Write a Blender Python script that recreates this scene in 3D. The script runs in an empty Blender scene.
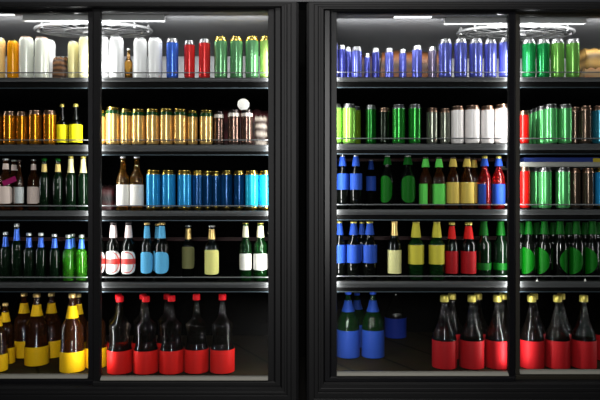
import bpy, bmesh, math, random
from mathutils import Vector
random.seed(7)
PI = math.pi
sc = bpy.context.scene
COL = sc.collection

# ---------------------------------------------------------------- camera, world, room lamp, front fill, exposure
CZ = 1.1                      # eye height; the cooler fronts stand in the plane y = 0, the eye is 3 m away
cam_d = bpy.data.cameras.new('camera'); cam_d.lens = 36; cam_d.sensor_width = 36
cam = bpy.data.objects.new('camera', cam_d); COL.objects.link(cam)
cam.location = (0, -3, CZ); cam.rotation_euler = (PI/2, 0, 0); sc.camera = cam
w = bpy.data.worlds.new('world'); sc.world = w; w.use_nodes = True
w.node_tree.nodes['Background'].inputs[0].default_value = (.5, .52, .56, 1)
w.node_tree.nodes['Background'].inputs[1].default_value = .004
vs = sc.view_settings; vs.view_transform = 'Standard'; vs.look = 'None'; vs.gamma = 1; vs.use_curve_mapping = False
vs.exposure = 0.0

def area(name, loc, target, sx, sy, power, color=(1, 1, 1), parent=None):
    l = bpy.data.lights.new(name, 'AREA'); l.shape = 'RECTANGLE'; l.size = sx; l.size_y = sy
    l.energy = power; l.color = color
    o = bpy.data.objects.new(name, l); COL.objects.link(o); o.location = loc
    d = Vector(target) - Vector(loc)
    o.rotation_euler = d.to_track_quat('-Z', 'Y').to_euler()
    if parent: o.parent = parent
    return o
ROOM_W, FRONT_W, STRIP_W, TOP_W = 42, 88, 3.9, 4.2
area('room_lamp', (0, -1.3, 3.1), (0, .1, 1.2), 3.2, .4, ROOM_W, (1, .98, .95))
area('front_fill', (0, -3.6, 1.75), (0, .1, 1.0), .24, 2.2, FRONT_W, (1, .99, .97))   # added upright fill behind the camera, evens the light on the labels

# ---------------------------------------------------------------- helpers
def X(px, y=0): return (px - 300) * (3 + y) / 600
def Z(py, y=0): return CZ + (200 - py) * (3 + y) / 600
def W(px, y=0): return px * (3 + y) / 600

MATS = {}
def mat(name, col, rough=.5, metal=0, trans=0, ior=1.45, coat=0, emit=0, spec=.5, bump=0, bscale=40):
    if name in MATS: return MATS[name]
    m = bpy.data.materials.new(name); m.use_nodes = True
    nt = m.node_tree; b = nt.nodes['Principled BSDF']
    b.inputs['Base Color'].default_value = (*col, 1); b.inputs['Roughness'].default_value = rough
    b.inputs['Metallic'].default_value = metal; b.inputs['Transmission Weight'].default_value = trans
    b.inputs['IOR'].default_value = ior; b.inputs['Coat Weight'].default_value = coat
    b.inputs['Specular IOR Level'].default_value = spec
    if emit:
        b.inputs['Emission Color'].default_value = (*col, 1); b.inputs['Emission Strength'].default_value = emit
    n = nt.nodes.new('ShaderNodeTexNoise'); n.inputs['Scale'].default_value = bscale
    if bump:
        tc = nt.nodes.new('ShaderNodeTexCoord'); bp = nt.nodes.new('ShaderNodeBump')
        bp.inputs['Strength'].default_value = bump; bp.inputs['Distance'].default_value = .01
        nt.links.new(tc.outputs['Object'], n.inputs['Vector'])
        nt.links.new(n.outputs['Fac'], bp.inputs['Height']); nt.links.new(bp.outputs['Normal'], b.inputs['Normal'])
    else:   # slight procedural wear in the gloss
        r = nt.nodes.new('ShaderNodeMapRange'); r.inputs['To Min'].default_value = max(0, rough - .01)
        r.inputs['To Max'].default_value = rough + .015
        nt.links.new(n.outputs['Fac'], r.inputs['Value']); nt.links.new(r.outputs['Result'], b.inputs['Roughness'])
    MATS[name] = m; return m

def srgb(r, g, b):
    f = lambda c: ((c/255 + .055)/1.055)**2.4 if c > 10 else c/255/12.92
    return (f(r), f(g), f(b))

def glass_pane_mat():
    m = bpy.data.materials.new('door_glass'); m.use_nodes = True; nt = m.node_tree; nt.nodes.clear()
    o = nt.nodes.new('ShaderNodeOutputMaterial'); mx = nt.nodes.new('ShaderNodeMixShader')
    t = nt.nodes.new('ShaderNodeBsdfTransparent'); g = nt.nodes.new('ShaderNodeBsdfGlossy'); f = nt.nodes.new('ShaderNodeFresnel')
    t.inputs[0].default_value = (.96, .97, .97, 1); g.inputs['Roughness'].default_value = .01
    nt.links.new(f.outputs[0], mx.inputs[0]); nt.links.new(t.outputs[0], mx.inputs[1]); nt.links.new(g.outputs[0], mx.inputs[2])
    nt.links.new(mx.outputs[0], o.inputs[0]); return m
GLASS = glass_pane_mat()

def link(name, me, m, parent=None, loc=(0, 0, 0)):
    o = bpy.data.objects.new(name, me); COL.objects.link(o)
    if m is not None and not me.materials: me.materials.append(m)
    o.location = loc
    if parent: o.parent = parent
    return o
def finish(bm, name, smooth=False, angle=40):
    bmesh.ops.recalc_face_normals(bm, faces=bm.faces)
    me = bpy.data.meshes.new(name); bm.to_mesh(me); bm.free()
    if smooth:
        for p in me.polygons: p.use_smooth = True
        me.set_sharp_from_angle(angle=math.radians(angle))
    return me
def box(bm, x0, x1, y0, y1, z0, z1, bev=0):
    vs_ = [bm.verts.new((x, y, z)) for x in (x0, x1) for y in (y0, y1) for z in (z0, z1)]
    fs = [(0,1,3,2),(4,6,7,5),(0,4,5,1),(2,3,7,6),(0,2,6,4),(1,5,7,3)]
    nf = [bm.faces.new([vs_[i] for i in f]) for f in fs]
    if bev:
        es = list({e for f in nf for e in f.edges})
        bmesh.ops.bevel(bm, geom=es, offset=bev, segments=2, affect='EDGES')
def tube(bm, pts, r, seg=8, closed=False):
    n = len(pts); rings = []
    for i, p in enumerate(pts):
        p = Vector(p)
        a = Vector(pts[(i-1) % n]) if (closed or i) else p
        b = Vector(pts[(i+1) % n]) if (closed or i < n-1) else p
        t = (b - a).normalized(); u = t.cross(Vector((0, 0, 1)))
        if u.length < 1e-3: u = t.cross(Vector((0, 1, 0)))
        u.normalize(); v = t.cross(u)
        rings.append([bm.verts.new(p + r*(math.cos(k*2*PI/seg)*u + math.sin(k*2*PI/seg)*v)) for k in range(seg)])
    for i in range(n if closed else n-1):
        A, B = rings[i], rings[(i+1) % n]
        for k in range(seg): bm.faces.new((A[k], A[(k+1) % seg], B[(k+1) % seg], B[k]))
    if not closed: bm.faces.new(rings[0]); bm.faces.new(rings[-1])
def lathe(bm, prof, seg=28, cap0=True, cap1=True, a0=0, a1=360):
    full = abs(a1 - a0) >= 359.9; rings = []
    n = seg if full else max(4, int(seg*(a1-a0)/360)) + 1
    for r, z in prof:
        rings.append([bm.verts.new((r*math.sin(a), -r*math.cos(a), z)) for a in
                      [math.radians(a0) + math.radians(a1-a0)*k/(n if full else n-1) for k in range(n)]])
    for A, B in zip(rings, rings[1:]):
        for k in range(n if full else n-1): bm.faces.new((A[k], A[(k+1) % n], B[(k+1) % n], B[k]))
    if full and cap0: bm.faces.new(rings[0])
    if full and cap1: bm.faces.new(rings[-1])
def loft_rects(bm, loops, close=True):
    """moulding: each loop = (x0, x1, ztop, zbot, y); a picture frame with mitred corners"""
    R = [[bm.verts.new((x, y, z)) for x, z in ((a, t), (b, t), (b, o), (a, o))] for a, b, t, o, y in loops]
    if close: R.append(R[0])
    for A, B in zip(R, R[1:]):
        for k in range(4): bm.faces.new((A[k], A[(k+1) % 4], B[(k+1) % 4], B[k]))

def empty(name, loc=(0, 0, 0), **k):
    o = bpy.data.objects.new(name, None); COL.objects.link(o); o.location = loc; o.empty_display_size = .05
    for a, b in k.items(): o[a] = b
    return o
def struct(name, me, m):
    o = link(name, me, m); o['kind'] = 'structure'; return o

# ---------------------------------------------------------------- materials
M_frame = mat('black_frame_plastic', (.0045, .0045, .005), .5, spec=.22)
M_door = mat('black_door_rail', (.004, .004, .005), .3, spec=.3)
M_seal = mat('olive_brown_stile', (.014, .012, .008), .5, spec=.2)
M_lip = mat('grey_shelf_metal', (.06, .062, .064), .5, .2)
M_edge = mat('bluish_steel_edge', (.05, .07, .085), .4, .5)
M_deck = mat('dark_shelf_deck', (.003, .003, .003), .7, spec=.1)
M_in = mat('black_liner', (.002, .002, .002), .9, spec=.03)
M_ceil = mat('grey_liner_ceiling', (.11, .11, .113), .6, .1)
M_ring = mat('pale_guard_metal', (.26, .26, .26), .45, .4)
M_dark = mat('fan_recess', (.06, .06, .06), .6)
M_tube = mat('lamp_diffuser', (1, 1, 1), .4, emit=1.5)
M_red = mat('dark_red_strip', (.05, .006, .006), .5)

def plank_mat():
    m = mat('dark_brown_board_floor', (.012, .0095, .006), .6, spec=.02)
    nt = m.node_tree; b = nt.nodes['Principled BSDF']
    tc = nt.nodes.new('ShaderNodeTexCoord'); mp = nt.nodes.new('ShaderNodeMapping')
    mp.inputs['Rotation'].default_value = (0, 0, math.radians(-28))
    wv = nt.nodes.new('ShaderNodeTexWave'); wv.inputs['Scale'].default_value = 1.1; wv.inputs['Distortion'].default_value = 0
    cr = nt.nodes.new('ShaderNodeValToRGB'); cr.color_ramp.elements[0].position = .0; cr.color_ramp.elements[0].color = (.002, .002, .002, 1)
    cr.color_ramp.elements[1].position = .012; cr.color_ramp.elements[1].color = (.036, .027, .015, 1)
    nz = nt.nodes.new('ShaderNodeTexNoise'); nz.inputs['Scale'].default_value = 9
    mx = nt.nodes.new('ShaderNodeMix'); mx.data_type = 'RGBA'; mx.blend_type = 'MULTIPLY'; mx.inputs[0].default_value = .5
    nt.links.new(tc.outputs['Object'], mp.inputs['Vector']); nt.links.new(mp.outputs[0], wv.inputs['Vector'])
    nt.links.new(tc.outputs['Object'], nz.inputs['Vector'])
    nt.links.new(wv.outputs['Fac'], cr.inputs[0]); nt.links.new(cr.outputs[0], mx.inputs[6]); nt.links.new(nz.outputs['Color'], mx.inputs[7])
    nt.links.new(mx.outputs[2], b.inputs['Base Color']); return m
M_floor = plank_mat()

# ---------------------------------------------------------------- room
bm = bmesh.new(); box(bm, -4, 4, -4.5, 1.3, -.05, 0)
struct('floor', finish(bm, 'floor'), mat('grey_room_floor', (.015, .014, .013), .6, spec=.1))
bm = bmesh.new(); box(bm, -4, 4, 1.2, 1.3, 0, 3.3)
struct('wall_back', finish(bm, 'wall_back'), mat('dark_room_wall', (.003, .003, .003), .9, spec=.05))
bm = bmesh.new(); box(bm, -4, 4, -.035, .1, Z(1.6, -.035), Z(-30, 0))
struct('trim_1', finish(bm, 'trim_1'), mat('blue_black_header', (.02, .022, .026), .4))

# ---------------------------------------------------------------- coolers
BACK = 1.0
ROWS = {   # shelf: rail y, lip top, lip bottom, lower edge (as seen at the shelf front, 0.08 m in)
 'L': [(72.7, 77.5, 81.6, 88), (140, 144.7, 151.3, 155), (205.8, 210.7, 216, 220.6), (277.3, 282.3, 287.8, 292)],
 'R': [(72.2, 77, 81.6, 87.4), (138.4, 143.8, 149.8, 154), (204.6, 209.4, 214.8, 220), (276.2, 281.2, 287.4, 292)]}
FLOORPY = {'L': 376, 'R': 371.5}
SHZ = {s: [Z(r[1], .08) for r in ROWS[s]] + [Z(FLOORPY[s], .08)] for s in 'LR'}

def cooler(side, x_out0, x_out1, gx0, mull0, mullm, mull1, gx1, top, bot, label):
    root = empty('display_cooler', (X((x_out0+x_out1)/2), .45, 0), label=label, category='fridge', group='glass door beer coolers')
    ox, oy = root.location.x, root.location.y
    def part(name, me, m, parent=root):
        o = link(name, me, m, parent)
        if parent is root: o.location = (-ox, -oy, 0)
        return o
    zt = Z(top - .5, .03); zf = SHZ[side][4]
    xi0, xi1 = X(gx0 - 12, .03), X(gx1 + 12, .03)
    # cabinet shell
    bm = bmesh.new()
    box(bm, X(x_out0), xi0, .05, BACK + .06, .08, zt + .06); box(bm, xi1, X(x_out1), .05, BACK + .06, .08, zt + .06)
    box(bm, xi0, xi1, BACK, BACK + .06, .08, zt + .06)
    box(bm, X(x_out0) + .03, X(x_out1) - .03, .08, BACK, 0, .08)
    part('cabinet', finish(bm, 'cabinet'), M_in)
    bm = bmesh.new(); box(bm, xi0, xi1, .05, BACK, zt, zt + .06); part('ceiling_liner', finish(bm, 'ceiling_liner'), M_ceil)
    bm = bmesh.new(); box(bm, xi0, xi1, .05, BACK, .08, zf); part('floor_panel', finish(bm, 'floor_panel'), M_floor)
    bm = bmesh.new(); box(bm, xi0, xi1, BACK - .008, BACK, SHZ[side][0], zt); part('lit_rear_panel', finish(bm, 'lit_rear_panel'), mat('painted_rear_light', (.6, .6, .61), .6))  # pale panel: lamp light on the upper rear wall put into its colour
    # stepped outer frame
    a, b = x_out0, x_out1; t, o = 3.4, 408
    yb = .05
    steps = [(0, yb), (0, -.028), (2.5, -.034), (7, -.034), (7.4, -.0325), (8, -.034), (11, -.034), (11.4, -.032), (12, -.034),
             (13.8, -.034), (14.2, -.0325), (16.5, -.032), (17.6, -.02), (17.8, yb)]
    bm = bmesh.new()
    bw = (o - (bot + 9)) / 17.8; tw = (top - 2.6 - t) / 17.8
    loft_rects(bm, [(X(a + s), X(b - s), Z(t + s*tw), Z(o - s*bw), y) for s, y in steps])
    part('frame', finish(bm, 'frame'), M_frame)
    # sliding doors: the further one first
    def door(x0, x1, i0, i1, yf, sm):
        bm = bmesh.new(); T = top - 3.2; B = bot + 9.5
        y2 = yf + .028
        lp = [(x0, x1, T, B, y2), (x0, x1, T, B, yf + .004), (x0 + .5, x1 - .5, T + .4, B - .6, yf)]
        wl, wr = (i0 - x0), (x1 - i1)
        if wl > 9: lp += [(x0 + wl*.4, x1 - .6, T + .8, B - 3.5, yf), (x0 + wl*.55, x1 - .7, T + 1.2, bot + 4.6, yf + .008)]
        elif wr > 9: lp += [(x0 + .6, x1 - wr*.4, T + .8, B - 3.5, yf), (x0 + .7, x1 - wr*.55, T + 1.2, bot + 4.6, yf + .008)]
        lp += [(i0 - .5, i1 + .5, top - .7, bot + 3.9, yf + .004), (i0, i1, top, bot, yf + .02), (i0, i1, top, bot, y2)]
        loft_rects(bm, [(X(p[0]), X(p[1]), Z(p[2]), Z(p[3]), p[4]) for p in lp])
        d = part('sliding_door', finish(bm, 'sliding_door'), sm)
        bm = bmesh.new(); zA, zB = Z(bot - .1), Z(bot + 3.4)  # paler strip on the bottom bevel, light from above put into its colour
        pr = [(yf + .019, zA), (yf + .001, zB), (yf + .001, zB - .002), (yf + .0195, zB - .002)]
        A = [bm.verts.new((X(i0), y, z)) for y, z in pr]; B_ = [bm.verts.new((X(i1), y, z)) for y, z in pr]
        for i in range(4): bm.faces.new((A[i], A[(i+1) % 4], B_[(i+1) % 4], B_[i]))
        bm.faces.new(A); bm.faces.new(B_)
        part('lit_bevel_strip', finish(bm, 'lit_bevel'), mat('painted_bevel_light', (.17, .165, .14), .5), d)
        bm = bmesh.new(); box(bm, X(i0) - .004, X(i1) + .004, yf + .013, yf + .018, Z(bot) - .004, Z(top) + .004)
        part('glass_pane', finish(bm, 'glass_pane'), GLASS, d)
    lx0, rx1 = x_out0 + 17.8, x_out1 - 17.8
    if side == 'L':
        door(lx0, mullm, gx0, mull0, .018, M_door); door(mullm, rx1, mull1, gx1, -.014, M_frame)
    else:
        door(lx0, mullm, gx0, mull0, -.014, M_door); door(mullm, rx1, mull1, gx1, .018, M_seal)
    # shelves
    for k, (ry, l0, l1, e) in enumerate(ROWS[side]):
        zt_, zb_ = Z(l0, .08), Z(l1, .08)
        bm = bmesh.new(); box(bm, xi0, xi1, .083, BACK, zt_ - .012, zt_)
        box(bm, xi0, xi1, .088, .100, Z(e - .8, .08), zt_ - .012)
        s = part('shelf', finish(bm, 'shelf'), M_deck)
        bm = bmesh.new(); zz = zt_ - zb_
        P = [(.0835, zt_), (.078, zt_ - .001), (.0755, zt_ - .3*zz), (.0765, zt_ - .7*zz), (.081, zb_), (.0835, zb_)]
        A = [bm.verts.new((xi0, y, z)) for y, z in P]; B = [bm.verts.new((xi1, y, z)) for y, z in P]
        for i in range(len(P)): bm.faces.new((A[i], A[(i+1) % len(P)], B[(i+1) % len(P)], B[i]))
        bm.faces.new(A); bm.faces.new(B)
        part('shelf_lip', finish(bm, 'lip', True, 60), M_lip, s)
        bm = bmesh.new(); box(bm, xi0, xi1, .083, .088, Z(e + .35, .08), Z(e - .5, .08))
        part('lower_edge', finish(bm, 'edge'), M_edge, s)
        bm = bmesh.new(); zr = Z(ry, .079)
        tube(bm, [(xi0, .079, zr), (xi1, .079, zr)], .003)
        for px in (gx0 - 3, mullm, gx1 + 3): tube(bm, [(X(px, .079), .079, zt_ - .01), (X(px, .079), .079, zr)], .003)
        part('guard_rail', finish(bm, 'rail', True), mat('grey_rail_wire', (.16, .165, .17), .4, .3), s)
    # dark red strips along the rear wall
    for zc in ((Z(239, BACK*.9), Z(158.5, BACK*.9)) if side == 'R' else (Z(240, BACK*.9),)):
        bm = bmesh.new(); box(bm, xi0, xi1, BACK - .01, BACK, zc - .012, zc + .012)
        part('rear_strip', finish(bm, 'rear_strip'), M_red)
    # vertical light strips behind the stiles
    for px, sg in ((gx0 - 3, 1), (mullm - 3, -1), (mullm + 3, 1), (gx1 + 3, -1)):
        bm = bmesh.new(); xc = X(px, .055)
        box(bm, xc - .009, xc + .009, .051, .062, zf + .02, zt - .02)
        part('light_strip', finish(bm, 'light_strip'), M_frame)
        area('strip_lamp', (xc + sg*.011 - ox, .066 - oy, (zf + zt)/2 - .06), (xc + sg*.5 - ox, .066 + .42 - oy, (zf + zt)/2 - .06),
             .012, 1.62, STRIP_W, (1, .99, .96), root)
        L = bpy.data.objects[-1] if False else None
    # evaporator housing and fan guard on the ceiling
    cx = mullm
    bm = bmesh.new(); box(bm, X(cx - 70, .1), X(cx + 71, .1), .09, .13, Z(top + 8.6, .09), zt, .002)
    part('fan_housing', finish(bm, 'housing'), mat('light_grey_housing', (.3, .3, .3), .5))
    fx, fy, fz = X(cx + .5, .28), .28, Z(top + 9.2, .1)
    g = bmesh.new()
    for f, r in ((1, .0075), (.86, .006), (.5, .0025)):
        tube(g, [(fx + .315*f*math.cos(q*PI/28), fy + .15*f*math.sin(q*PI/28), fz - (.0 if f > .8 else .008)) for q in range(56)], r, 8, True)
    for q in range(20):
        an = q*PI/10
        tube(g, [(fx + .06*math.cos(an), fy + .03*math.sin(an), fz - .008), (fx + .315*math.cos(an), fy + .15*math.sin(an), fz)], .0016, 6)
    fg = part('fan_guard', finish(g, 'fan_guard', True), M_ring)
    for an in (72, 108, 145, 35, 0, 180, 252, 288):
        q = math.radians(an); px_, py_ = fx + .30*math.cos(q), fy - .14*math.sin(q)
        g = bmesh.new(); box(g, px_ - .007, px_ + .007, py_ - .008, py_ + .008, fz - .012, zt, .002)
        part('guard_bracket', finish(g, 'bracket'), M_ring, fg)
    g = bmesh.new(); bmesh.ops.create_cone(g, cap_ends=True, segments=32, radius1=.06, radius2=.045, depth=.05)
    for v in g.verts: v.co = Vector((v.co.x + fx, v.co.y*.5 + fy, v.co.z + zt - .025))
    part('fan_motor', finish(g, 'motor', True), M_ring)
    for s in (-1, 1):
        l = bpy.data.lights.new('fan_lamp', 'POINT'); l.energy = .4; l.shadow_soft_size = .012
        ob = bpy.data.objects.new('fan_lamp', l); COL.objects.link(ob); ob.parent = root
        ob.location = (X(cx + s*16, .16) - ox, .155 - oy, fz - .016)
    # ceiling tube
    tx = (-26, 13.5, top + .5, top + 3.2) if side == 'L' else (394, 432, top + 1.2, top + 3)
    bm = bmesh.new(); box(bm, X(tx[0], .08), X(tx[1], .08), .075, .1, Z(tx[3], .075), zt, .002)
    part('ceiling_lamp', finish(bm, 'lamp'), M_tube)
    area('ceiling_glow', (X((gx0+gx1)/2, .1) - ox, .10 - oy, zt - .045), (X((gx0+gx1)/2, .1) - ox, .9 - oy, zt - .15), 2.0, .02, TOP_W*2, (1, 1, 1), root)
    return root
cooler('L', -111, 298.6, -80, 86, 93.2, 101, 268, 11.2, 376, 'black glass-door cooler on the left, with yellow and red labelled bottles at the bottom')
cooler('R', 306.6, 724, 337, 508, 515, 521.8, 693, 14, 371.5, 'black glass-door cooler on the right, with blue and dark red labelled bottles at the bottom')

# ---------------------------------------------------------------- drinks
SHELF = ['top', 'second', 'third', 'fourth', 'bottom']
items = []   # registry for the labels
proto = {}
def copy_tree(o, parent=None):
    c = o.copy(); COL.objects.link(c)
    if parent: c.parent = parent
    for ch in o.children: copy_tree(ch, c)
    return c
def place(key, build, loc, rec):
    """first of a kind is built, later ones are copies"""
    if key in proto: r = copy_tree(proto[key])
    else: r = build(); proto[key] = r
    r.location = (loc[0], loc[1], loc[2] + .0008); rec['o'] = r; items.append(rec); return r

def paint(n, c, metal=.35, rough=.2): return mat('paint_' + n, srgb(*c), rough, metal)
SILVER = mat('silver_lid', (.42, .42, .43), .3, 1); GOLD = mat('gold_lid', (.75, .55, .12), .25, 1)
COPPER = mat('copper_lid', (.45, .28, .2), .3, 1); DARKLID = mat('dark_lid', (.12, .1, .1), .3, 1)
CANS = {  # colour, lid, base, band colour, metalness, description
 'white': ((245, 245, 245), SILVER, None, 0, 'plain white can'),
 'ivory': ((250, 243, 190), SILVER, None, 0, 'ivory can'),
 'beige': ((205, 195, 140), SILVER, None, .1, 'dull beige can'),
 'orange': ((250, 165, 10), GOLD, None, .1, 'bright orange can'),
 'peach': ((250, 215, 140), SILVER, None, .1, 'pale peach can'),
 'whiteg': ((240, 242, 230), COPPER, None, .1, 'off-white can with thin bronze lid'),
 'blue': ((70, 115, 225), SILVER, None, .4, 'royal blue can'),
 'redsil': ((228, 55, 55), SILVER, None, .4, 'bright red can'),
 'green': ((110, 170, 118), GOLD, None, .45, 'green can with a gold rim'),
 'lime': ((170, 210, 110), GOLD, None, .4, 'lime green can'),
 'peri': ((112, 120, 212), SILVER, None, .55, 'periwinkle blue can'),
 'perid': ((72, 78, 160), SILVER, None, .6, 'slim dark blue can'),
 'mauve': ((140, 128, 148), SILVER, None, .6, 'slim mauve grey can'),
 'kelly': ((30, 145, 75), SILVER, None, .5, 'deep green can with a silver lid'),
 'leaf': ((120, 185, 85), SILVER, None, .45, 'leaf green can'),
 'olive': ((120, 155, 40), SILVER, None, .5, 'olive lime can'),
 'gold': ((195, 125, 15), COPPER, None, .75, 'plain gold can'),
 'banded': ((250, 205, 125), GOLD, (15, 60, 25), .55, 'pale gold can with a dark green neck band'),
 'dark': ((120, 95, 85), DARKLID, (235, 225, 215), .8, 'dark bronze can with a white neck band'),
 'brightg': ((150, 215, 90), SILVER, None, .5, 'bright yellow-green can'),
 'forest': ((10, 95, 25), SILVER, None, .6, 'dark forest green can'),
 'black': ((10, 22, 8), COPPER, None, .6, 'near-black can'),
 'emerald': ((40, 140, 50), SILVER, None, .6, 'emerald green can'),
 'greyg': ((135, 138, 125), COPPER, None, .7, 'greenish grey can'),
 'whitec': ((245, 238, 236), COPPER, None, 0, 'white can with a copper lid'),
 'red': ((215, 25, 20), COPPER, None, .4, 'glossy red can'),
 'mint': ((95, 190, 112), SILVER, None, .5, 'mint green can'),
 'brown': ((95, 80, 68), COPPER, None, .75, 'brown can'),
 'teal': ((35, 110, 130), COPPER, None, .4, 'teal can'),
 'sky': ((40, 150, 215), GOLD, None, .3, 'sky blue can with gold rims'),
 'navy': ((8, 70, 125), GOLD, None, .45, 'shaded blue can with gold rims'),  # sky blue can with the shade further in put into its paint
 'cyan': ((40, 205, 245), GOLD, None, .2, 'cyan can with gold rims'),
}
def can(side, row, kind, cx, wpx, top, y=.14, desc=None):
    col, lid, band, metal, d0 = CANS[kind]
    base = SHZ[side][row]; h = round(Z(top, y) - base, 3); R = round(W(wpx, y)/2 - .0006, 4)
    key = ('can', kind, h, R)
    m = paint(kind, col, metal)
    def build():
        r = empty('drink_can')
        bm = bmesh.new()
        lathe(bm, [(R*.86, .006), (R*.97, .012), (R, .018), (R, h - .022), (R*.98, h - .0165), (R*.85, h - .0065), (R*.83, h - .005)], cap0=False, cap1=False)
        body = link('body', finish(bm, 'can_body', True, 50), m, r)
        bm = bmesh.new()
        lathe(bm, [(R*.80, h - .006), (R*.83, h - .0035), (R*.865, h - .0035), (R*.875, h - .001), (R*.86, h), (R*.83, h), (R*.80, h - .004)], cap0=False)
        ld = link('lid', finish(bm, 'can_lid', True, 50), lid, r)
        if y < .2:
            bm = bmesh.new(); box(bm, -R*.16, R*.16, -R*.45, R*.1, h - .004, h - .0028)
            link('pull_tab', finish(bm, 'tab'), lid, ld)
        bm = bmesh.new()
        if kind not in ('white', 'whiteg', 'ivory', 'orange', 'beige', 'peach'):
            b2 = bmesh.new(); lathe(b2, [(R*1.003, h - .0225), (R*.985, h - .0165), (R*.855, h - .0062), (R*.84, h - .0045)], cap0=False, cap1=False)
            link('shoulder', finish(b2, 'shoulder', True, 50), lid, r)
        if kind in ('sky', 'navy', 'cyan'):
            lathe(bm, [(R*.74, .0), (R*.8, 0), (R*.90, .006), (R*.985, .012), (R*1.003, .018), (R*1.003, .019)], cap1=False)
            bt = lid
        else:
            lathe(bm, [(R*.74, .0), (R*.8, 0), (R*.87, .006)], cap1=False); bt = SILVER
        link('base', finish(bm, 'can_base', True, 50), bt, r)
        if band:
            bm = bmesh.new(); lathe(bm, [(R*1.004, h - .034), (R*1.004, h - .022), (R*.99, h - .0165)], cap0=False, cap1=False)
            link('neck_band', finish(bm, 'band', True, 50), paint(kind + '_band', band, .1), r)
        return r
    place(key, build, (X(cx, y), y, base), dict(side=side, row=row, desc=desc or d0, cx=cx, y=y, cat='can', kind=kind))

G_black = mat('glass_black', (.002, .0025, .002), .03)
G_green = mat('glass_green', (.02, .16, .03), .04, 0, .9)
G_dgreen = mat('glass_dark_green', (.002, .008, .003), .03)
G_lime = mat('glass_lit_green', (.10, .55, .03), .04, 0, .85)
G_brown = mat('glass_brown', (.10, .03, .008), .04, 0, .8)
G_amber = mat('glass_amber', (1, .5, .08), .02, 0, .97)
G_clear = mat('glass_clear_dark', (.07, .058, .045), .01, 0, .97, 1.3, spec=.3)
G_red = mat('glass_red', (.45, .01, .01), .04, 0, .8)
G_blue = mat('glass_blue', (.01, .04, .16), .04, 0, .6)
PROF = {
 'long': [(0, .88), (.012, 1), (.56, 1), (.62, .93), (.68, .70), (.73, .50), (.80, .40), (.93, .34), (.955, .38), (.985, .36)],
 'slim': [(0, .88), (.012, 1), (.60, 1), (.645, .92), (.68, .66), (.72, .52), (.82, .44), (.93, .38), (.95, .42), (.985, .40)],
 'waist': [(0, .95), (.012, 1), (.30, 1), (.315, .94), (.40, .82), (.50, .80), (.57, .88), (.62, .88), (.655, .66), (.70, .40), (.75, .33), (.90, .18), (.95, .18)],
 'growler': [(0, .95), (.012, 1), (.39, 1), (.42, .97), (.50, .88), (.56, .70), (.64, .52), (.74, .38), (.86, .22), (.95, .20)],
 'stout': [(0, .95), (.012, 1), (.27, 1), (.29, .95), (.55, .92), (.60, .86), (.66, .60), (.70, .47), (.84, .33), (.93, .24), (.97, .25)],
 'round': [(0, .95), (.012, 1), (.42, 1), (.50, .97), (.58, .88), (.64, .72), (.70, .56), (.80, .38), (.93, .22), (.96, .23)],
 'bulb': [(0, .93), (.015, 1), (.50, 1), (.56, .90), (.60, .55), (.63, .46), (.67, .52), (.70, .5), (.74, .36), (.80, .3), (.92, .27), (.96, .32)],
}
def rad(prof, t):
    for (a, r0), (b, r1) in zip(prof, prof[1:]):
        if a <= t <= b: return r0 + (r1 - r0)*(t - a)/(b - a)
    return prof[-1][1]
def patch(bm, R, zc, hh, ha, rot, p=2.0, rings=8, seg=40):
    """curved paper label: super-ellipse, half height hh, half width as an angle ha, turned by rot around the bottle"""
    def pt(f, k):
        q = 2*PI*k/seg; c, s = math.cos(q), math.sin(q); n = (abs(c)**p + abs(s)**p)**(-1/p)
        ex = c*n*f; ez = s*n*f
        a = ha*ex + rot; return bm.verts.new((R*math.sin(a), -R*math.cos(a), zc + hh*ez))
    c = bm.verts.new((R*math.sin(rot), -R*math.cos(rot), zc)); prev = None
    for j in range(1, rings + 1):
        cur = [pt(j/rings, k) for k in range(seg)]
        for k in range(seg):
            if prev is None: bm.faces.new((c, cur[k], cur[(k+1) % seg]))
            else: bm.faces.new((prev[k], cur[k], cur[(k+1) % seg], prev[(k+1) % seg]))
        prev = cur

def oval_mat():
    m = mat('red_white_oval_label', (1, 1, 1), .5); nt = m.node_tree; b = nt.nodes['Principled BSDF']
    tc = nt.nodes.new('ShaderNodeTexCoord'); sp = nt.nodes.new('ShaderNodeSeparateXYZ'); nt.links.new(tc.outputs['Generated'], sp.inputs[0])
    def mth(op, a, bb=None, v=None):
        n = nt.nodes.new('ShaderNodeMath'); n.operation = op
        nt.links.new(a, n.inputs[0])
        if bb is not None: nt.links.new(bb, n.inputs[1])
        if v is not None: n.inputs[1].default_value = v
        return n.outputs[0]
    z = mth('ABSOLUTE', mth('SUBTRACT', sp.outputs['Z'], v=.54)); band = mth('LESS_THAN', z, v=.12)
    zz = mth('ABSOLUTE', mth('SUBTRACT', sp.outputs['Z'], v=.5)); xx = mth('ABSOLUTE', mth('SUBTRACT', sp.outputs['X'], v=.5))
    e = mth('ADD', mth('POWER', mth('MULTIPLY', zz, v=2), v=2.6), mth('POWER', mth('MULTIPLY', xx, v=2), v=2.6))
    ring = mth('MULTIPLY', mth('GREATER_THAN', e, v=.62), mth('LESS_THAN', e, v=.78))
    f = mth('MAXIMUM', band, ring)
    mx = nt.nodes.new('ShaderNodeMix'); mx.data_type = 'RGBA'
    mx.inputs[6].default_value = (.9, .9, .88, 1); mx.inputs[7].default_value = (*srgb(232, 72, 66), 1)
    nt.links.new(f, mx.inputs[0]); nt.links.new(mx.outputs[2], b.inputs['Base Color']); return m
OVAL = oval_mat()
def paper(n, c, r=.55): return mat('paper_' + n, srgb(*c), r, spec=.15)

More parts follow.
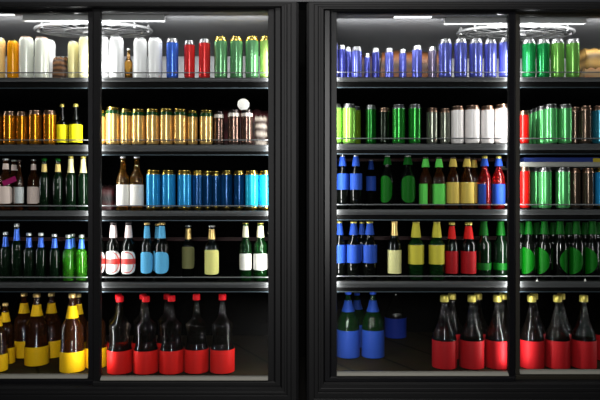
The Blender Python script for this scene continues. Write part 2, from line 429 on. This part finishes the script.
# style: profile, glass, label(material, t0, t1, mode), neck(material, t0, t1, r0, r1), cap(material, height), description
YEL = paper('yellow', (240, 190, 20)); RED = paper('red', (212, 30, 26)); DRED = paper('dark_red', (160, 20, 26))
BLU = paper('blue', (38, 74, 168)); DBLU = paper('shaded_blue', (25, 50, 150)); LEM = paper('lemon', (255, 240, 30))  # DBLU: blue label with the dimness at the back put into the paper
WHT = paper('white', (240, 238, 232)); CRM = paper('cream', (232, 228, 160)); TAN = paper('tan', (205, 178, 85))
LIM = paper('light_green', (95, 205, 85)); GRN = paper('green', (0, 88, 6)); DGR = paper('deep_green', (2, 76, 12))
MUS = paper('mustard', (200, 190, 65)); SKY = paper('sky', (100, 190, 240)); OLV = paper('shaded_olive', (130, 130, 85))  # OLV: shade on the rear bottle put into the paper colour
PNK = paper('pinkish_white', (225, 205, 195)); GRY = paper('pale_grey', (195, 200, 200)); GLD = mat('gold_foil', (.8, .55, .2), .3, .7)
CAPR = paper('cap_red', (235, 30, 40), .35); CAPG = mat('cap_gold', srgb(200, 185, 90), .35, .6); CAPS = mat('cap_silver', (.7, .7, .7), .3, .9)
CAPB = paper('cap_blue', (50, 90, 220), .35); CAPD = mat('cap_dark', (.05, .04, .04), .35, .5)
NBLU = mat('neck_blue_foil', srgb(70, 120, 235), .3, .4)
ST = {
 'yellow': ('stout', G_brown, (YEL, .012, .27, 0), (YEL, .69, .845, 1), (GLD, .05), 'brown bottle with a wide yellow label'),
 'redL': ('waist', G_clear, (RED, .012, .305, 0), None, (CAPR, .075), 'waisted clear bottle with red label and red cap'),
 'redR': ('growler', G_clear, (DRED, .012, .39, 0), None, (CAPG, .09), 'clear bottle with dark red label and gold cap'),
 'blueB': ('round', G_green, (BLU, .012, .425, 0), (BLU, .70, .87, 1), (CAPB, .04), 'stout green bottle with a wide blue label'),
 'navyB': ('round', G_black, (DBLU, .012, .425, 0), None, (CAPD, .04), 'dark bottle with a shaded navy label'),
 'lemon': ('bulb', G_black, (LEM, .07, .50, 0), None, (CAPG, .07), 'stubby dark bottle with a lemon yellow label'),
 'pink': ('long', G_brown, (PNK, .13, .46, 3), (PNK, .79, .90, 1), (CAPS, .03), 'dark brown bottle with a pinkish white label'),
 'greyl': ('long', G_brown, (GRY, .14, .46, 0), None, (CAPD, .03), 'dark narrow bottle with a pale grey label'),
 'creamneck': ('slim', G_dgreen, None, (mat('cream_green_neck', srgb(235, 205, 120), .4), .74, .89, 1), (DGR, .05), 'black-green bottle with cream and green neck label'),
 'goldneck': ('slim', G_dgreen, None, (mat('gold_cream_neck', srgb(235, 225, 165), .35, .2), .69, .95, 1), (CAPG, .04), 'black-green bottle with a pale gold neck label'),
 'whitelab': ('long', G_amber, (WHT, .09, .47, 0), None, (CAPS, .04), 'amber bottle with a white label'),
 'ambersmall': ('long', G_amber, None, None, (CAPS, .04), 'small unlabelled amber bottle between white cans'),
 'blue3': ('long', G_black, (BLU, .36, .66, 0), (BLU, .80, .985, 2), (CAPS, .02), 'dark bottle with blue body and neck labels'),
 'halfgreen': ('long', G_black, (GRN, .12, .62, 4), (DGR, .83, .97, 2), (CAPS, .02), 'dark bottle with a big rounded green label'),
 'lightgreen': ('long', G_brown, (LIM, .08, .48, 0), (LIM, .80, .96, 2), (CAPD, .03), 'brown bottle with light green labels'),
 'tan': ('long', G_brown, (TAN, .11, .51, 0), (TAN, .81, .96, 2), (CAPD, .03), 'brown bottle with tan labels'),
 'bluered': ('long', G_red, (BLU, .08, .47, 0), (BLU, .81, .96, 2), (CAPG, .05), 'red glass bottle with blue labels'),
 'blueneck': ('slim', G_dgreen, None, (NBLU, .70, .90, 1), (CAPS, .06), 'dark bottle with a blue neck label'),
 'greenblueneck': ('slim', G_lime, None, (NBLU, .70, .90, 1), (CAPS, .06), 'lit green bottle with a blue neck label'),
 'oval': ('slim', G_black, (OVAL, .12, .51, 1), (paper('white_red_neck', (245, 225, 222)), .73, .95, 2), (CAPD, .04), 'dark bottle with a red and white oval label'),
 'blueoval': ('slim', G_black, (SKY, .13, .50, 1), (SKY, .73, .94, 2), (GLD, .04), 'dark bottle with a sky blue oval label'),
 'oliveoval': ('slim', G_black, (OLV, .19, .60, 3), (GLD, .74, .94, 1), (CAPS, .03), 'dark bottle with a shaded olive label'),
 'creamoval': ('slim', G_black, (paper('pale_yellow', (235, 232, 140)), .12, .56, 3), (GLD, .75, .93, 1), (CAPS, .03), 'dark bottle with a pale yellow label'),
 'whiteneck': ('slim', G_green, (WHT, .19, .47, 3), (mat('ivory_neck', srgb(245, 240, 205), .5), .75, .97, 2), (CAPG, .02), 'green bottle with white body and ivory neck labels'),
 'blue4': ('slim', G_black, (BLU, .29, .60, 0), (BLU, .77, .965, 2), (CAPG, .03), 'dark bottle with blue label and neck cone'),
 'cream4': ('slim', G_black, (CRM, .11, .51, 0), (GLD, .76, 1.0, 1), (GLD, .02), 'dark bottle with a cream label and gold neck foil'),
 'mustard': ('slim', G_green, (MUS, .27, .60, 0), (MUS, .73, .975, 2), (CAPG, .02), 'green bottle with mustard yellow labels'),
 'red4': ('slim', G_black, (DRED, .11, .50, 0), (RED, .71, .93, 2), (CAPG, .05), 'dark bottle with red label and red neck cone'),
 'lowgreen': ('slim', G_dgreen, (DGR, .17, .29, 0), (DGR, .76, 1.0, 2), (DGR, .01), 'black bottle with a low green band and green cone'),
 'disc': ('slim', G_black, (GRN, .09, .56, 5), (DGR, .78, 1.0, 2), (DGR, .01), 'dark bottle with a green disc label'),
}
def bottle(side, row, style, cx, wpx, top, y=.15, rot=0, arc=None, h=None, desc=None, fill=None):
    pn, gl, lab, neck, cap, d0 = ST[style]
    base = SHZ[side][row]; h = round(h or (Z(top, y) - base), 3); R = round(W(wpx, y)/2 - .0016, 4); prof = PROF[pn]
    key = ('bottle', style, h, R, rot, arc)
    def build():
        r = empty('drink_bottle')
        bm = bmesh.new(); ct = 1 - cap[1]
        pts = [(R*a, h*t) for t, a in prof if t < .995]
        # round the shoulder a little by inserting mid points
        lathe(bm, pts, 32)
        link('glass_body', finish(bm, 'bottle', True, 55), gl, r)
        # crown cap or screw cap
        rc = R*prof[-1][1]*(1.75 if pn in ('waist', 'growler') else 1.25)
        bm = bmesh.new(); lathe(bm, [(rc*.97, h*ct), (rc, h*ct + .003), (rc, h - .004), (rc*.85, h)], 24)
        link('cap', finish(bm, 'cap', True, 50), cap[0], r)
        if lab:
            m, t0, t1, mode = lab; bm = bmesh.new(); Rl = R + .0012
            if mode == 0:
                ts = [t0, t1]; lathe(bm, [(Rl, h*t0), (Rl + .0004, h*t0 + .002), (Rl + .0004, h*t1 - .002), (Rl, h*t1)], 36, False, False, *(arc or (0, 360)))
            elif mode == 1: patch(bm, Rl, h*(t0 + t1)/2, h*(t1 - t0)/2, math.radians(86), math.radians(rot), 2.7)
            elif mode == 3: patch(bm, Rl, h*(t0 + t1)/2, h*(t1 - t0)/2, math.radians(88), math.radians(rot), 6)
            elif mode == 4: patch(bm, Rl, h*(t0 + t1)/2, h*(t1 - t0)/2, math.radians(75), math.radians(rot), 2.4)
            else: patch(bm, Rl, h*(t0 + t1)/2, h*(t1 - t0)/2, min(2.0, h*(t1 - t0)/2/R), math.radians(rot), 2.0)
            link('label', finish(bm, 'label', True, 50), m, r)
        if neck:
            m, t0, t1, mode = neck; bm = bmesh.new()
            ra, rb = R*rad(prof, t0) + .0015, R*rad(prof, t1) + .0015
            if mode == 2: ra, rb = R*.66, R*.42
            if mode == 2 and row == 3 and side == 'L': ra, rb = R*.56, R*.40
            lathe(bm, [(ra, h*t0), (ra*.6 + rb*.4 if mode == 2 else R*rad(prof, (t0 + t1)/2) + .0015, h*(t0 + t1)/2), (rb, h*t1)], 28, mode == 2, mode == 2)
            link('neck_label', finish(bm, 'neck_label', True, 50), m, r)
        return r
    place(key, build, (X(cx, y), y, base), dict(side=side, row=row, desc=desc or d0, cx=cx, y=y, cat='bottle', kind=style))

def cans(side, row, lst):
    for a in lst: can(side, row, *a)
def bottles(side, row, lst):
    for a in lst:
        kw = a[-1] if isinstance(a[-1], dict) else {}
        bottle(side, row, *(a[:-1] if kw else a), **kw)

cans('L', 0, [('peach', -1.5, 13, 38.5), ('orange', 13, 11, 41.5), ('whiteg', 26.4, 14, 37.8), ('whiteg', 42, 13.8, 38.2), ('white', 49, 12.6, 41, .225, 'off-white can half hidden in the back row'),
 ('beige', 73.5, 11, 42.4, .17), ('ivory', 86, 14, 37.6), ('white', 101.8, 13.8, 37.2), ('white', 116.6, 14, 37.6), ('white', 140.3, 13.4, 39.4), ('white', 155.2, 14.2, 39),
 ('blue', 172.4, 12.2, 39.6), ('redsil', 189.5, 11, 41.6), ('redsil', 204.5, 11.6, 40), ('green', 220.8, 13.4, 38), ('green', 236.5, 13, 38), ('green', 252, 13.6, 37.6), ('lime', 266.4, 13.4, 37.6)])
cans('R', 0, [('peri', 331.5, 13, 40.5), ('perid', 342, 8, 46, .19), ('perid', 348, 8, 48, .25), ('peri', 356.8, 10.4, 47.6, .16), ('perid', 367.3, 6.5, 54, .3),
 ('perid', 375.7, 8, 49, .2), ('peri', 389.2, 8.6, 49, .2, 'short blue can with bright edges'), ('peri', 402.8, 7.6, 50, .22, 'short blue can with bright edges'), ('peri', 417, 10.2, 46.6, .18, 'short blue can with bright edges'), ('mauve', 432.3, 9, 47.6, .2),
 ('peri', 445.3, 13, 40.3), ('peri', 460.5, 12.8, 40), ('peri', 475.7, 13.3, 40.3), ('peri', 490.2, 12.4, 40.5), ('peri', 505.6, 13.6, 39.3),
 ('kelly', 528.8, 13.2, 40.6), ('kelly', 543, 12.8, 40.6), ('leaf', 557.3, 13.2, 40.2), ('leaf', 572.6, 13.2, 40.2)])
cans('L', 1, [('gold', -4.5, 13, 112.6), ('gold', 9.8, 12.4, 112), ('gold', 22.2, 11, 112.4), ('gold', 35.5, 12.6, 111), ('gold', 49.7, 12.6, 111),
 ('banded', 99.4, 12, 111), ('banded', 113, 14.3, 108), ('banded', 126, 11, 109.6), ('banded', 138.4, 13.6, 109.8), ('banded', 152.4, 13.4, 109.7), ('banded', 166.4, 13.3, 109.5), ('banded', 180.2, 13.4, 109.6),
 ('banded', 192.6, 10.4, 111), ('banded', 206.4, 13.5, 110.8), ('dark', 219, 10, 112), ('dark', 233.8, 12.2, 110.6), ('dark', 246.8, 12.2, 110.6)])
cans('R', 1, [('brightg', 335.3, 13.2, 104.6), ('brightg', 349.2, 13.6, 104.5), ('olive', 355, 12, 107, .22), ('forest', 371, 10.8, 105.6, .17), ('black', 384.6, 12, 108.4, .18), ('emerald', 398.8, 12.8, 105.2), ('emerald', 414.7, 12.8, 105),
 ('greyg', 432, 11.6, 108.6), ('greyg', 444.8, 10.4, 109), ('whitec', 457.4, 13, 106.6), ('whitec', 472.2, 14.6, 106), ('whitec', 487.2, 13.2, 106.5), ('whitec', 502, 14.2, 105),
 ('red', 523.3, 11.6, 111.5), ('mint', 532, 9.5, 110.5, .36, 'dim green can in the back rows'), ('mint', 537, 10, 108.5, .28, 'dim green can in the back rows'), ('mint', 542, 11, 106.8, .212, 'dim green can in the back rows'), ('mint', 550.4, 13.6, 105), ('mint', 564.9, 13.6, 105),
 ('brown', 575, 11, 107.6, .22), ('brown', 585, 12.8, 106.6), ('teal', 599.3, 13.4, 106.6)])
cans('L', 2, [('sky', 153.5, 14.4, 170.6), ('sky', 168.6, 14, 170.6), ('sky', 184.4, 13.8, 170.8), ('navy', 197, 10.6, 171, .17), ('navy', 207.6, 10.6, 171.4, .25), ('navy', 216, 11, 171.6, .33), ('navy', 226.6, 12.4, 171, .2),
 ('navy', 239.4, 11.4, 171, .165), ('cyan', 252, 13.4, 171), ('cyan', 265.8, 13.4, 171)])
cans('R', 2, [('red', 524.2, 11.6, 167.2), ('mint', 536, 10.5, 168, .23, 'pale green can half hidden in the back row'), ('mint', 545, 12.8, 168), ('mint', 562.8, 14, 168), ('brown', 575, 11, 168.6, .17), ('brown', 588, 11.4, 168.6, .15), ('sky', 602, 13, 168.2, .15, 'light blue can cut by the photo edge')])

bottles('L', 0, [('ambersmall', 128.6, 8.6, 49, .24)])
bottles('L', 1, [('lemon', 62.2, 10.6, 104.2), ('lemon', 75.8, 13, 104.2)])
bottles('L', 2, [('pink', 5.8, 13.6, 158.6), ('pink', 14, 12, 160, .26), ('greyl', 19.3, 8.6, 160, .15), ('pink', 33.6, 12, 159.5, .17),
 ('creamneck', 44.3, 10.4, 158.6), ('creamneck', 58, 10.6, 158.6), ('goldneck', 70.8, 11, 156.4), ('goldneck', 83.4, 11, 156.4),
 ('whitelab', 123, 12.6, 156.2), ('whitelab', 136.9, 13.6, 156.2)])
bottles('R', 2, [('blue3', 342.6, 12.6, 155.6), ('blue3', 355.9, 12.6, 155.6), ('blue3', 371, 10, 160, .45, {'desc': 'small dark bottle with a navy label in the back row'}), ('halfgreen', 387.5, 13, 155.8, .16, {'rot': -38}), ('halfgreen', 407.8, 15, 155.8, .16),
 ('lightgreen', 425.6, 13, 157, .16, {'arc': (-100, 5)}), ('lightgreen', 439, 13, 157), ('tan', 453, 13, 157), ('tan', 467, 13.6, 157), ('tan', 474, 11, 158, .3, {'desc': 'brown bottle with tan neck cone in the back row'}),
 ('bluered', 484.6, 13, 156.2, .15, {'arc': (-100, -5)}), ('bluered', 498.6, 13, 156.2)])
bottles('L', 3, [('blueneck', 5.6, 10.4, 232), ('blueneck', 16.8, 10.8, 223.5), ('blueneck', 29, 10.8, 233), ('blueneck', 41, 10.6, 233), ('blueneck', 54.6, 10.6, 234), ('greenblueneck', 68.3, 11.2, 235), ('greenblueneck', 81.6, 11, 235),
 ('greenblueneck', 72.5, 10.6, 234, .24, {'desc': 'blue-necked green bottle in the back row'}),
 ('oval', 98.4, 13.4, 222), ('oval', 113.4, 14.2, 222), ('oval', 128.6, 14.2, 222), ('blueoval', 147, 12.6, 222.5), ('blueoval', 161.9, 14.2, 222.5), ('blueoval', 157.5, 11, 223.5, .27, {'desc': 'dark bottle with sky blue neck in the back row'}),
 ('oliveoval', 188.2, 12.6, 225.5, .24), ('creamoval', 211.8, 14.4, 225.5), ('whiteneck', 245.6, 12.4, 223), ('whiteneck', 260.4, 14.2, 223)])
bottles('R', 3, [('blue4', 339.4, 13.4, 221.5), ('blue4', 353.7, 14, 221.5), ('blue4', 369.7, 14.8, 221.5), ('blue4', 362, 11, 222, .27, {'desc': 'blue-coned dark bottle in the back row'}),
 ('cream4', 394.4, 14, 221.5), ('mustard', 416, 15.8, 221.8), ('mustard', 436.7, 15.8, 221.8), ('red4', 451.8, 13, 222.2), ('red4', 468.5, 15.4, 222.2), ('lowgreen', 483.8, 14.4, 221.5), ('lowgreen', 500.6, 14.6, 221.5),
 ('disc', 529, 13.8, 221.5, .15, {'rot': -78}), ('disc', 544.6, 13.8, 221.5, .15, {'rot': -92}), ('disc', 560.2, 13.8, 221.5, .15, {'rot': 88}), ('disc', 576.4, 13.8, 221.5, .15, {'rot': -78}), ('disc', 592.4, 13.8, 221.5, .15, {'rot': -95})])
for i, cx in enumerate((521, 536.5, 553, 569, 585, 598)):
    bottle('R', 3, 'disc', cx, 13, 222.5, .29, rot=-90, desc='dark bottle with green cone in the back row')
bottles('L', 4, [('yellow', 72.3, 24, 293.6, .174), ('yellow', 36.8, 23, 293.6, .30), ('yellow', 24.2, 20.5, 293, .46), ('yellow', 51.5, 20.5, 293, .46), ('yellow', -3, 20, 306, .174, {'desc': 'short brown bottle with yellow label'}), ('yellow', 5.4, 18.4, 303, .32, {'desc': 'short brown bottle with yellow label'}),
 ('yellow', 96, 21, 293, .25, {'desc': 'brown yellow-labelled bottle half hidden behind the door post'}), ('yellow', 78, 20, 294, .42, {'desc': 'brown yellow-labelled bottle in the back row'}),
 ('redL', 119.8, 24.6, 296, .15), ('redL', 146, 24.6, 296, .15), ('redL', 171.6, 24.2, 295.6, .15), ('redL', 196.5, 24.2, 294, .16), ('redL', 222.4, 24.6, 294, .16),
 ('redL', 118.5, 22, 294, .34, {'desc': 'waisted red-labelled bottle in the back row'}), ('redL', 143, 22, 294, .34, {'desc': 'waisted red-labelled bottle in the back row'}), ('redL', 167, 22, 294, .34, {'desc': 'waisted red-labelled bottle in the back row'})])
bottles('R', 4, [('blueB', 348.2, 23.2, 291.8, .376), ('blueB', 373, 22.8, 291.8, .376), ('navyB', 395.5, 21.6, 290, .86), ('blueB', 357, 20, 293, .62, {'desc': 'green blue-labelled bottle in the back row'}),
 ('redR', 444.4, 24.6, 295.2, .16), ('redR', 471.7, 24.2, 295.2, .16), ('redR', 497.4, 24.4, 295.2, .16), ('redR', 531.7, 24.2, 295.2, .16), ('redR', 557.5, 24, 295.2, .16), ('redR', 583.7, 24, 295.2, .16), ('redR', 606, 23, 294, .31, {'desc': 'red-labelled bottle cut by the right photo edge'})])
for cx in (452, 478, 503, 534, 561):
    bottle('R', 4, 'redR', cx, 22.6, 293.4, .36, desc='dark red-labelled bottle in the back row')

# ---------------------------------------------------------------- bags, tins and boxes
def packet(name, side, row, x0, x1, top, y, depth, m, label, cat, base=None, seed=1, bottom=None):
    base = SHZ[side][row] if base is None else base
    bm = bmesh.new(); bmesh.ops.create_cube(bm, size=1); bmesh.ops.subdivide_edges(bm, edges=bm.edges, cuts=7, use_grid_fill=True)
    wx, hz = W(x1 - x0, y), Z(top, y) - base; rnd = random.Random(seed)
    for v in bm.verts:
        x, yy, z = v.co; f = 1 - .55*max(0, z*2)**4; g = 1 - .25*abs(x*2)**4
        v.co = Vector((x*wx*(1 - .12*max(0, z)), yy*depth*f*g + math.sin(x*23 + z*9)*.003, (z + .5)*hz + (rnd.random() - .5)*.004*(z > -.45) + math.sin(x*17 + seed)*.006*(z > .3)))
        v.co.z = max(v.co.z, .001)
    o = link(name, finish(bm, name, True, 60), m, None, (X((x0 + x1)/2, y), y, base)); o['label'] = label; o['category'] = cat
    return o
def stripes(name, c1, c2, sc_=60, axis='Z', bump=.3):
    m = mat(name, c1, .5, bump=bump, bscale=30); nt = m.node_tree; b = nt.nodes['Principled BSDF']
    tc = nt.nodes.new('ShaderNodeTexCoord'); wv = nt.nodes.new('ShaderNodeTexWave'); wv.bands_direction = axis
    wv.inputs['Scale'].default_value = sc_; wv.inputs['Distortion'].default_value = 4; mx = nt.nodes.new('ShaderNodeMix'); mx.data_type = 'RGBA'
    mx.inputs[6].default_value = (*c1, 1); mx.inputs[7].default_value = (*c2, 1)
    nt.links.new(tc.outputs['Object'], wv.inputs['Vector']); nt.links.new(wv.outputs['Fac'], mx.inputs[0]); nt.links.new(mx.outputs[2], b.inputs['Base Color']); return m
packet('snack_bag', 'L', 0, 54.5, 68, 58, .2, .07, stripes('brown_snacks', srgb(40, 22, 12), srgb(120, 80, 45), 12), 'dark brown snack bag between off-white and beige cans, top shelf, left cooler', 'bag')
packet('snack_bag', 'R', 0, 581.5, 606, 50, .26, .14, stripes('tan_bread', srgb(90, 65, 20), srgb(165, 130, 70), 5), 'lumpy tan bread bag at the right end of the top shelf, right cooler', 'bag', seed=3)
packet('snack_packet', 'R', 0, 583, 607, 69, .14, .05, stripes('orange_tan', srgb(190, 130, 80), srgb(200, 170, 130), 6), 'low pale orange packet in front of the tan bread bag, top shelf', 'packet', seed=5)
packet('snack_bag', 'R', 0, 380, 441, 52.5, .38, .1, stripes('rust_bag', srgb(50, 28, 10), srgb(110, 62, 20), 3), 'wide rust brown bag behind the short blue cans, top shelf, right cooler', 'bag', seed=6)
packet('snack_bag', 'R', 0, 341, 374, 55, .42, .08, stripes('maroon_bag', srgb(35, 14, 14), srgb(60, 30, 28), 3), 'dark maroon bag behind slim dark blue cans, top shelf, right cooler', 'bag', seed=8)
packet('wrapped_package', 'L', 1, 255, 267.5, 116, .17, .08, stripes('grey_brown_pack', srgb(55, 40, 35), srgb(150, 140, 130), 8), 'grey and brown wrapped package at right end of second shelf, left cooler', 'package', seed=9)
packet('wrapped_package', 'L', 1, 222, 270, 111, .3, .12, stripes('wine_red_wrap', srgb(25, 4, 6), srgb(75, 12, 20), 3), 'dark wine red package behind the bronze cans, second shelf, left cooler', 'package', seed=10)
packet('wrapped_package', 'L', 2, 101, 116, 186, .3, .1, stripes('dark_red_wrap', srgb(15, 4, 4), srgb(60, 16, 18), 5), 'dark red package left of the amber bottles, third shelf, left cooler', 'package', seed=12)

# small round tin lying on the bronze cans
yt = .2; zt = SHZ['L'][1] + (Z(110.6, .14) - SHZ['L'][1])
r_ = W(5.8, yt); tin = empty('round_tin', (X(243.8, .16), .16, zt + r_), label='small round white tin lying on its side on the bronze cans, left cooler', category='tin')
bm = bmesh.new(); lathe(bm, [(r_*.8, -.03), (r_*.985, -.028), (r_*.985, .028)], 32, True, False)
o = link('tin_body', finish(bm, 'tin_body', True), SILVER, tin); o.rotation_euler = (-PI/2, 0, 0)
bm = bmesh.new(); lathe(bm, [(r_, .018), (r_, .029), (r_*.95, .032), (r_*.9, .0305)], 32, False, True)
o = link('tin_lid', finish(bm, 'tin_lid', True), WHT, tin); o.rotation_euler = (PI/2, 0, 0)

# tray and carton lying on the cans of the third shelf, right cooler
zc = Z(166.9, .14)
bm = bmesh.new(); box(bm, X(517, .16), X(612, .16), .115, .45, zc, zc + .004); box(bm, X(517, .16), X(612, .16), .112, .118, zc, zc + .024, .002)
box(bm, X(517, .16), X(612, .16), .444, .45, zc, zc + .02)
o = link('carton_tray', finish(bm, 'tray'), mat('grey_tray', (.22, .22, .2), .5), None); o['label'] = 'grey shallow tray lying across the can tops, third shelf, right cooler'; o['category'] = 'tray'
ct = empty('drink_carton', (X(565, .2), .28, zc + .0045), label='flat dark blue carton with yellow end on the grey tray, right cooler', category='box')
bm = bmesh.new(); box(bm, -.24, .24, -.14, .14, 0, .045, .003); link('carton_body', finish(bm, 'carton'), paper('carton_blue', (35, 50, 110)), ct)
bm = bmesh.new(); box(bm, .12, .2405, -.1425, -.139, .004, .041); link('yellow_panel', finish(bm, 'panel'), paper('carton_yellow', (170, 150, 40)), ct)

# magenta card leaning on the pink labelled bottle
bm = bmesh.new(); box(bm, -W(7, .1), W(7, .1), -.001, .001, -W(2.6, .1), W(2.6, .1))
o = link('folded_card', finish(bm, 'card'), paper('magenta', (150, 25, 90)), None, (X(9, .1), .104, Z(181, .1))); o.rotation_euler = (0, math.radians(-22), 0)
o['label'] = 'magenta card leaning on the pinkish labelled bottles, third shelf, left cooler'; o['category'] = 'card'
# two small price clips on the fourth shelf lip
for px, lb in ((537, 'small pale shelf clip below the leftmost disc labelled bottles'), (585, 'small pale shelf clip below the rightmost disc labelled bottles')):
    bm = bmesh.new(); x, z = X(px, .078), SHZ['R'][3]
    a = [bm.verts.new((x + dx, yy, z + dz)) for yy in (.074, .079) for dx, dz in ((-.006, 0), (.006, 0), (0, .011))]
    bm.faces.new(a[:3]); bm.faces.new(a[3:])
    for i in range(3): bm.faces.new((a[i], a[(i+1) % 3], a[3 + (i+1) % 3], a[3+i]))
    o = link('shelf_clip', finish(bm, 'clip'), WHT, None); o['label'] = lb; o['category'] = 'clip'

# ---------------------------------------------------------------- labels that single each drink out
ORD = ['leftmost', 'second from left', 'third from left', 'fourth from left', 'fifth from left', 'sixth from left', 'seventh from left', 'eighth from left', 'ninth from left']
NUM = ['', 'one', 'two', 'three', 'four', 'five', 'six', 'seven', 'eight', 'nine']
grp = {}
for r in items: grp.setdefault((r['side'], r['row'], r['desc']), []).append(r)
for (s, row, d), L in grp.items():
    L.sort(key=lambda r: r['cx']); n = len(L)
    where = '%s shelf, %s cooler' % (SHELF[row], 'left' if s == 'L' else 'right')
    for i, r in enumerate(L):
        o = r['o']
        if n == 1: lab = '%s, %s' % (d, where)
        else:
            pos = 'rightmost' if i == n - 1 else ORD[i]
            lab = '%s, %s, %s' % (d, pos, where)
            o['group'] = '%s, %s' % (d + ('s' if d.endswith('can') else ''), where)
        o['label'] = lab; o['category'] = r['cat']
